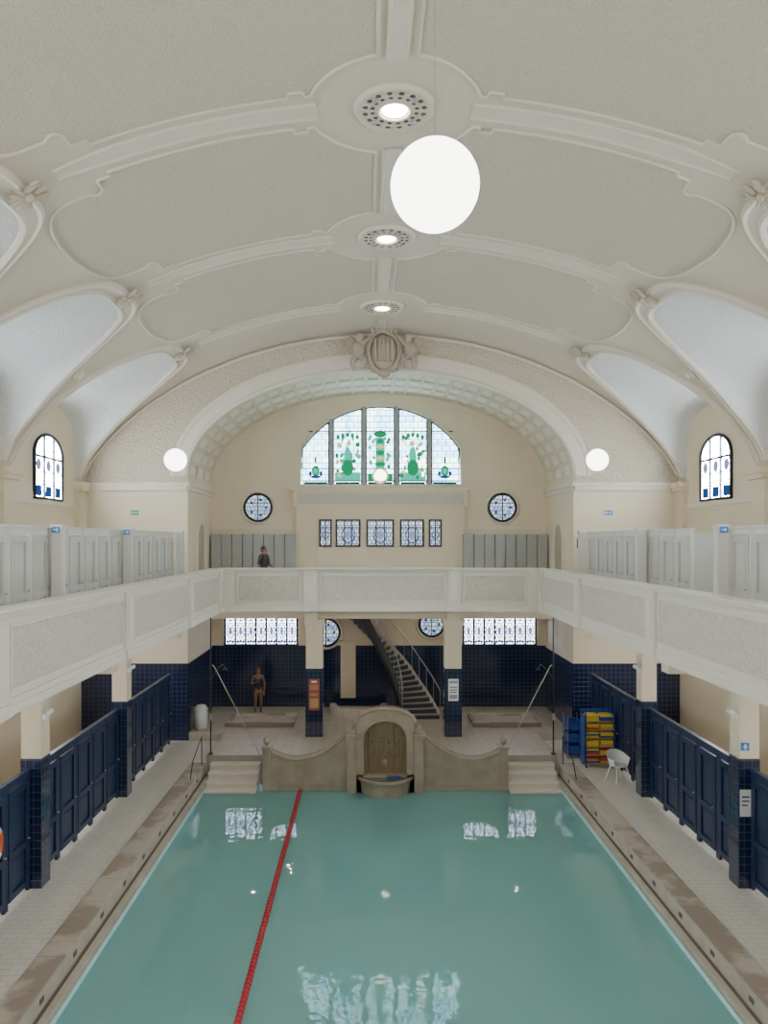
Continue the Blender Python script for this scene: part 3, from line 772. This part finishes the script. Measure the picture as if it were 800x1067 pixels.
for k in range(1,8): dup(lk,(-6.2+.39*k,YB-.5,GZ))
for k in range(8): dup(lk,(3.12+.39*k,YB-.5,GZ))

# ---------------------------------------------------------------- curved stair
st=empty('curved_staircase',(-.15,26.25,PZ),category='staircase',label='dark sweeping curved staircase with fanning steps and slim railings')
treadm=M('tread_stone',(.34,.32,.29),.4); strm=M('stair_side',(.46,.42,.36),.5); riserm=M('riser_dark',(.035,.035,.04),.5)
NS=24; H=4.09; a0=radians(2); da=radians(128)/NS; ri=.95
def ro_(k): return 1.88+.36*max(0,1-k/7)**1.5
for k in range(NS):
    a=a0+da*k; z=H*(k+1)/NS; rout=ro_(k)
    c=B(); 
    pl=[(ri*cos(a+da*j/2*1.15),ri*sin(a+da*j/2*1.15)) for j in range(3)]+[(rout*cos(a+da*j/2*1.15),rout*sin(a+da*j/2*1.15)) for j in (2,1,0)]
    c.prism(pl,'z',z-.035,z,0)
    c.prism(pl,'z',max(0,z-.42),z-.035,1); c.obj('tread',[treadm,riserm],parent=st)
c=B(); rows=[]
for k in range(NS*2+1):
    a=a0+da*k/2; z=H*k/2/NS; z0=max(0,z-.42); rr=ro_(k/2)
    rows.append([((rr+.0)*cos(a),(rr)*sin(a),z0),((rr+.05)*cos(a),(rr+.05)*sin(a),z0),((rr+.05)*cos(a),(rr+.05)*sin(a),z+.2),(rr*cos(a),rr*sin(a),z+.2)])
c.grid(rows,0,True,cc=True); c.add(rows[0],[(0,1,2,3)]); c.obj('side_wall',strm,parent=st,label='solid pale curved side')
c=B(); rows=[]
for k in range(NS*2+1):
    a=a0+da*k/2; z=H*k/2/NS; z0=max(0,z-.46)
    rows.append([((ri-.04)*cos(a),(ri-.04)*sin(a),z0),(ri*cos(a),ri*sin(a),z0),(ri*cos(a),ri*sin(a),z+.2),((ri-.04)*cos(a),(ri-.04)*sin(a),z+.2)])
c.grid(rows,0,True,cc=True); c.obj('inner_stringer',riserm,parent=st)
for inner in (True,False):
    f=(lambda k: ri) if inner else (lambda k: ro_(k)+.02)
    c=B(); c.tube([(f(k/2)*cos(a0+da*k/2),f(k/2)*sin(a0+da*k/2),H*k/2/NS+1.0) for k in range(0,NS*2-11)],.02,8); c.obj('handrail',steel,parent=st)
    for k in range(0,NS-5,2):
        a=a0+da*k; rr=f(k); c=B(); c.tube([(rr*cos(a),rr*sin(a),H*k/NS),(rr*cos(a),rr*sin(a),H*k/NS+1.0)],.009,6); c.obj('baluster',steel,parent=st)
c=B(); c.lathe([(.8,0),(.8,.3),(.85,.34),(1.0,.34),(1.05,.3),(1.05,0)],(0,0,0),n=32,a0=pi,a1=2*pi); c.lathe([(.001,.22),(.81,.22)],(0,0,0),n=32,a0=pi,a1=2*pi)
c.obj('round_bench',platf,loc=(-.75,YB-.9,PZ),category='bench',label='low semicircular beige tiled bench before the wall')
c=B(); c.box(-.28,.28,-.1,0,0,2.0); c.box(-.33,.33,-.14,0,2.0,2.12); 
for k in range(4): c.box(-.22+.13*k,-.16+.13*k,-.12,-.1,.2,1.9)
c.obj('fluted_pilaster',wallc,loc=(-1.15,YB-.001,PZ+.35),category='pilaster',label='pale fluted pilaster on the navy tiled wall')
for x0 in (-5.2,3.1):
    r=empty('foot_bath',(x0,25.2,PZ),category='foot bath',label='shallow rectangular foot bath with brown stone curb')
    c=B(); c.box(0,2.3,0,.16,0,.15); c.box(0,2.3,1.3,1.46,0,.15); c.box(0,.16,.16,1.3,0,.15); c.box(2.14,2.3,.16,1.3,0,.15); c.obj('curb',coping_m,parent=r,bevel=.015)
    c=B(); c.box(.16,2.14,.16,1.3,0,.08); c.obj('bath_floor',ledge_m,parent=r)
for sgn in (-1,1):
    r=empty('shower_pole',(sgn*5.0,22.0,PZ),category='shower',label='slim dark shower pole rising to the gallery')
    c=B(); c.tube([(0,0,0),(0,0,4.03)],.02,8); c.box(-.06,.06,-.06,.06,0,.03); c.obj('pole',iron,parent=r)
    c=B(); c.tube([(0,0,2.2),(-sgn*.12,.3,2.42),(-sgn*.2,.75,2.5),(-sgn*.22,1.0,2.4)],.015,8); c.lathe([(.02,.08),(.04,.05),(.09,0),(.001,0)],(-sgn*.22,1.0,2.3),n=14); c.obj('shower_head',iron,parent=r)
    c=B(); c.box(-.04,.04,-.04,.04,1.0,1.2); c.tube([(0,-.03,1.1),(0,-.1,1.1)],.015,8); c.obj('valve',steel,parent=r)
    x0,x1=sgn*4.9,sgn*3.55
    c=B(); c.tube([(x0,21.93,3.35),(x1,21.93,PZ)],.012,8); c.tube([(x0,21.93,3.35),(x0+sgn*.05,21.95,3.36)],.014,8)
    c.obj('slanted_pole',palep,origin=(x1,21.93,PZ),category='pole',label='pale slanted pole leaning from the steps to the shower')
    c=B(); c.tube([(sgn*5.2,21.7,.545),(sgn*5.2,21.7,1.35),(sgn*5.2,20.6,.95),(sgn*5.2,20.3,.545)],.014,8); c.obj('handrail',iron,origin=(sgn*5.2,21,.545),category='handrail',label='dark metal handrail beside the pool steps')

# ---------------------------------------------------------------- deck objects
c=B(); c.lathe([(.001,0),(.17,0),(.2,.02),(.22,.62),(.2,.64)],n=24); c.lathe([(.225,.62),(.225,.68),(.15,.78),(.001,.8)],n=24)
c.obj('waste_bin',cplast,loc=(-5.95,25.0,PZ),category='waste bin',label='white plastic waste bin with domed lid beside the wall')
def chair(loc,rz):
    r=empty('armchair',loc,(0,0,rz),category='chair',label='white plastic tub armchair on the pool deck')
    c=B(); rows=[]
    for i in range(9):
        v=i/8; row=[]
        for k in range(25):
            a=radians(-35+250*k/24); h=.42+ (.38*(0.55+.45*sin(max(0,min(pi,(a))) ) ))*v
            rad=.22+.07*v; row.append((rad*1.1*cos(a),rad*sin(a),h))
        rows.append(row)
    c.grid(rows,0); c.lathe([(.001,.42),(.15,.415),(.24,.43)],n=24)
    o=c.obj('seat_shell',cplast,parent=r,recalc=False); md=o.modifiers.new('s','SOLIDIFY'); md.thickness=.02
    for sx in (-1,1):
        for sy in (-1,1):
            c=B(); c.tube([(sx*.14,sy*.13,.42),(sx*.24,sy*.23,0)],[.022,.014],8); c.obj('leg',cplast,parent=r)
chair((6.35,20.35,DZ),radians(20))
r=empty('board_rack',(6.2,21.7,DZ),category='storage rack',label='blue framed rack holding yellow swim boards beside the cabins')
c=B()
for sx in (-.43,.41):
    for sy in (-.25,.23): c.box(sx,sx+.03,sy,sy+.03,.08,1.6)
c.box(-.43,-.41,-.25,.25,.1,1.5,0); c.box(.42,.44,-.25,.25,.1,1.5,0); c.box(-.43,.44,.24,.25,.1,.14); c.box(-.43,.44,.24,.25,1.5,1.6)
c.obj('rack_frame',blu,parent=r)
for k in range(6):
    c=B(); c.box(-.41,.42,-.24,.24,.12+.24*k,.14+.24*k); c.obj('shelf',woodm,parent=r)
for sx in (-.38,.38):
    for sy in (-.2,.2):
        c=B(); c.tube([(sx-.015,sy,.04),(sx+.015,sy,.04)],.04,12); c.obj('castor',iron,parent=r)
mats=[yel,yel,woodm,yel,blu,red]
cache={}
for k in range(6):
    for s in range(2):
        for t in range(3):
            mt=random.choice(mats)
            if mt.name not in cache:
                c=B(); c.prism([(-.18,-.2),(.18,-.2),(.18,.1),(.12,.2),(-.12,.2),(-.18,.1)],'z',0,.05)
                cache[mt.name]=c.obj('swim_board',mt,bevel=.012,category='swim board',group='swim boards on the rack',label=('yellow' if mt==yel else 'orange-brown' if mt==woodm else 'blue' if mt==blu else 'red')+' foam swim board stacked on the rack')
                cache[mt.name].location=(6.2-.2+.41*s,21.7,DZ+.142+.24*k+.055*t)
            else: dup(cache[mt.name],(6.2-.2+.41*s,21.7,DZ+.142+.24*k+.055*t))
r=empty('crate_trolley',(5.75,22.7,DZ),category='trolley',label='blue trolley with stacked plastic crates of pool toys')
for k in range(3):
    c=B(); z=.1+.36*k
    c.box(-.2,.2,-.28,.28,z,z+.02); c.box(-.2,-.18,-.28,.28,z,z+.28); c.box(.18,.2,-.28,.28,z,z+.28); c.box(-.2,.2,-.28,-.26,z,z+.28); c.box(-.2,.2,.26,.28,z,z+.28); c.obj('crate',blu,parent=r)
c=B()
for sx in (-.22,.2): 
    for sy in (-.28,.26): c.box(sx,sx+.02,sy,sy+.02,.0,1.25)
c.box(-.22,.22,-.28,.28,.06,.09)
c.obj('trolley_frame',steel,parent=r)
for k in range(4):
    c=B(); c.ell((0,0,.075),(.075,.075,.075)); c.obj('pool_toy',[yel,red,signg,orange][k],loc=(5.66+.18*(k%2),22.58+.2*(k//2),DZ+.842),category='toy',group='pool toys in the crates',label='small %s pool toy ball in a crate'%['yellow','red','green','orange'][k])
r=empty('life_buoy',(-6.60,12.35,1.95),(0,pi/2,0),category='life buoy',label='orange life buoy with white bands hung on the cabins')
c=B(); c.tube([(.3*cos(2*pi*k/36),.3*sin(2*pi*k/36),0) for k in range(36)],.06,12,closed=True); c.obj('ring',orange,parent=r)
for k in range(4):
    a=pi/4+pi/2*k; c=B(); c.tube([(.3*cos(a+d),.3*sin(a+d),0) for d in (-.14,-.07,0,.07,.14)],.064,12); c.obj('band',cplast,parent=r)
def sign(name,label,loc,rz,w,h,bgm,parts):
    r=empty(name,loc,(0,0,rz),category='sign',label=label)
    c=B(); c.box(-w/2,w/2,-.012,0,-h/2,h/2); c.obj('board',bgm,parent=r)
    c=B(); ms=[]
    for (x0,x1,z0,z1,m) in parts:
        if m not in ms: ms.append(m)
        quad(c,x0*w,x1*w,z0*h,z1*h,-.014,ms.index(m))
    if parts: c.obj('print',ms,parent=r,recalc=False)
sign('poster','dull red information poster with pictures on the tiled column',(-2.12,23.92,2.1),0,.34,1.0,signr,[(-.4,.4,.15,.32,signo),(-.35,.35,-.05,.05,signo),(-.4,.4,-.42,-.12,woodm),(-.25,.25,.38,.44,signw)])
sign('notice','white paper notice with grey print on the tiled column',(2.3,23.92,2.25),0,.32,.7,signw,[(-.42,.42,.3,.42,signs),(-.38,.38,.1,.14,signk),(-.38,.38,-.02,.02,signk),(-.38,.3,-.12,-.08,signk),(-.38,.38,-.4,-.22,signs)])
sign('notice','white paper notice on the navy tiled column',(6.62,14.05,2.1),0,.2,.5,signw,[(-.35,.35,.2,.26,signk),(-.35,.35,.05,.1,signk),(-.35,.2,-.1,-.05,signk)])
sign('pictogram_sign','small blue pictogram sign on the column',(6.62,14.06,3.15),0,.15,.15,signb,[(-.25,.25,-.1,.1,signw),(-.1,.1,-.35,.35,signw)])
for sx,yy in ((-6.33,14.28),(6.33,14.28),(-6.33,18.48)):
    sign('pictogram_sign','small blue pictogram sign on the gallery post',(sx,yy,GZ+2.1),0,.15,.12,signb,[(-.3,.3,-.1,.1,signw),(.1,.3,-.3,.3,signw)])
sign('pictogram_sign','small blue pictogram on the cream plaster wall',(7.4,YE,7.9),0,.26,.15,signb,[(-.4,-.1,-.2,.2,signw),(.05,.35,-.1,.1,signw)])
sign('pictogram_sign','small green exit pictogram on the plaster wall',(-8.0,YE,7.9),0,.26,.15,signg,[(-.4,-.1,-.2,.2,signw),(.05,.35,-.1,.1,signw)])
sign('notice','small red notice on the wall near the alcove',(-6.5,YE,6.9),0,.2,.3,signr,[(-.3,.3,-.1,.3,signw)])
sign('notice','small red notice on the wall near the archway',(6.5,YE,6.9),0,.25,.3,signr,[(-.3,.3,-.1,.3,signw)])
sign('notice','small white notice on the wall near the archway',(6.95,YE,6.9),0,.22,.3,signw,[(-.3,.3,-.1,.1,signk)])
for sgn in (-1,1):
    for y in (14.25,19.25):
        r=empty('emergency_lamp',(sgn*6.47,y-.1,3.7),category='wall lamp',group='small white emergency lamps on the columns',label='small white twin emergency lamp on a column')
        c=B(); c.box(-.03,.03,-.09,.09,-.06,.06); c.obj('housing',cplast,parent=r,bevel=.01)
        for d in (-.07,.07):
            c=B(); c.ell((-sgn*.08,d,.08),(.05,.05,.05)); c.tube([(-sgn*.02,d,.04),(-sgn*.08,d,.08)],.012,6); c.obj('lamp_head',cplast,parent=r)

# ---------------------------------------------------------------- people
lipm=M('lip',(.30,.08,.07),.5)
def person(loc,rz,label,armL,armR,clothes,hairlong,hairmat):
    V=[];R=[];E=[]
    def j(p,r,par=None):
        V.append(tuple(p));R.append(r if isinstance(r,tuple) else (r,r));i=len(V)-1
        if par is not None:E.append((par,i))
        return i
    pel=j((0,0,.92),(.135,.10)); w=j((0,0,1.06),(.105,.085),pel); ch=j((0,-.01,1.26),(.13,.10),w); up=j((0,0,1.38),(.09,.075),ch)
    nk=j((0,-.005,1.46),.05,up); jw=j((0,-.025,1.535),(.062,.075),nk); hd=j((0,-.01,1.60),(.073,.09),jw); tp=j((0,0,1.675),(.055,.065),hd)
    j((0,-.112,1.575),.012,hd)
    for s in (-1,1): j((s*.078,.0,1.58),.014,hd)
    for s,arm in ((-1,armL),(1,armR)):
        hp=j((s*.085,0,.86),.088,pel); kn=j((s*.1,-.015,.48),.055,hp); cf=j((s*.1,.015,.32),.052,kn); an=j((s*.1,.03,.085),.036,cf); ft=j((s*.115,-.09,.035),(.04,.03),an); j((s*.12,-.16,.025),(.035,.02),ft)
        sh=j((s*.165,0,1.385),.05,up); el=j(arm[0],.036,sh); wr=j(arm[1],.026,el)
        d=(Vector(arm[1])-Vector(arm[0])).normalized(); side=d.cross(Vector((0,1,0))).normalized() if abs(d.y)<.9 else Vector((1,0,0)); 
        pa=Vector(arm[1])+d*.06; pi_=j(pa,(.03,.018),wr)
        for q,L in ((-.027,.06),(-.009,.075),(.009,.07),(.027,.055)):
            k1=pa+d*.045+side*q; i1=j(k1,.0095,pi_); k2=k1+d*L*.5+Vector((0,-.008,0)); i2=j(k2,.0085,i1); j(k2+d*L*.4+Vector((0,-.014,0)),.007,i2)
        t1=Vector(arm[1])+d*.03-side*s*.035; i1=j(t1,.011,wr); j(t1+d*.05-side*s*.012,.009,i1)
    def sk(name,V,E,R,mat,parent,root=0):
        me=bpy.data.meshes.new(name); me.from_pydata(V,E,[]); me.materials.append(mat)
        bm=bmesh.new(); bm.from_mesh(me); bm.verts.layers.skin.verify(); bm.to_mesh(me); bm.free()
        o=bpy.data.objects.new(name,me); COL.objects.link(o)
        m=o.modifiers.new('skin','SKIN'); m.use_smooth_shade=True
        for i,sv in enumerate(me.skin_vertices[0].data): sv.radius=R[i]; sv.use_root=(i==root)
        m2=o.modifiers.new('sub','SUBSURF'); m2.levels=2; m2.render_levels=2
        if parent:o.parent=parent
        return o
    body=sk('person',V,E,R,skin,None); body.location=loc; body.rotation_euler=(0,0,rz); body['label']=label; body['category']='person'
    if clothes=='swim':
        sk('swimsuit',[(0,0,.92),(0,0,1.06),(0,-.01,1.26),(0,0,1.33),(-.07,0,.86),(.07,0,.86)],[(0,1),(1,2),(2,3),(0,4),(0,5)],[(.15,.115),(.12,.1),(.146,.115),(.1,.085),(.1,.1),(.1,.1)],suit,body)
    else:
        vs=[(0,0,.9),(0,0,1.08),(0,-.01,1.28),(0,0,1.4)];es=[(0,1),(1,2),(2,3)];rs=[(.16,.13),(.14,.115),(.16,.13),(.1,.09)]
        for s,arm in ((-1,armL),(1,armR)):
            vs.append((s*.17,0,1.385)); es.append((3,len(vs)-1)); rs.append((.065,.065)); vs.append(arm[0]); es.append((len(vs)-2,len(vs)-1)); rs.append((.055,.055))
        sk('shirt',vs,es,rs,clothes,body)
        vs=[(0,0,.92)];es=[];rs=[(.15,.12)]
        for s in (-1,1):
            for p,rr in (((s*.09,0,.86),.105),((s*.1,-.01,.48),.075),((s*.1,.03,.1),.06)):
                vs.append(p); es.append((0 if rr==.105 else len(vs)-2,len(vs)-1)); rs.append((rr,rr))
        sk('trousers',vs,es,rs,trous,body)
    c=B(); c.ell((0,.02,1.615),(.088,.1,.09),nu=18,nv=12)
    if hairlong: c.ell((0,.075,1.5),(.075,.045,.13))
    else: c.ell((0,.05,1.56),(.075,.06,.06))
    c.obj('hair',hairmat,parent=body)
    for s in (-1,1):
        c=B(); c.ell((s*.03,-.098,1.6),(.011,.006,.007)); c.obj('eye',dark,parent=body)
    c=B(); c.ell((0,-.097,1.535),(.022,.006,.006)); c.obj('mouth',lipm,parent=body)
person((-4.34,26.98,PZ),radians(20),'woman in dark swimsuit standing on the tiled floor, arms bent',((-.25,.0,1.12),(-.12,-.17,1.2)),((.24,.02,1.1),(.2,-.08,.86)),'swim',True,hairm)
person((-3.85,24.9,GZ),radians(60),'dark-haired person in dark clothes behind the gallery parapet',((-.26,.02,1.1),(-.22,-.12,.88)),((.25,.0,1.1),(.15,-.2,1.05)),shirt,False,hairm)

# ---------------------------------------------------------------- world, camera
w=bpy.data.worlds.new('w'); bpy.context.scene.world=w; w.use_nodes=True
w.node_tree.nodes['Background'].inputs[0].default_value=(.7,.8,1,1); w.node_tree.nodes['Background'].inputs[1].default_value=.6
cam=bpy.data.cameras.new('camera'); co=bpy.data.objects.new('camera',cam); COL.objects.link(co)
co.location=(-.42,0,7.0); co.rotation_euler=(pi/2,0,0)
cam.sensor_fit='VERTICAL'; cam.sensor_height=36; cam.sensor_width=27; cam.lens=785/1067*36
cam.shift_x=17/1067; cam.shift_y=29.5/1067; cam.clip_start=.05; cam.clip_end=200
bpy.context.scene.camera=co
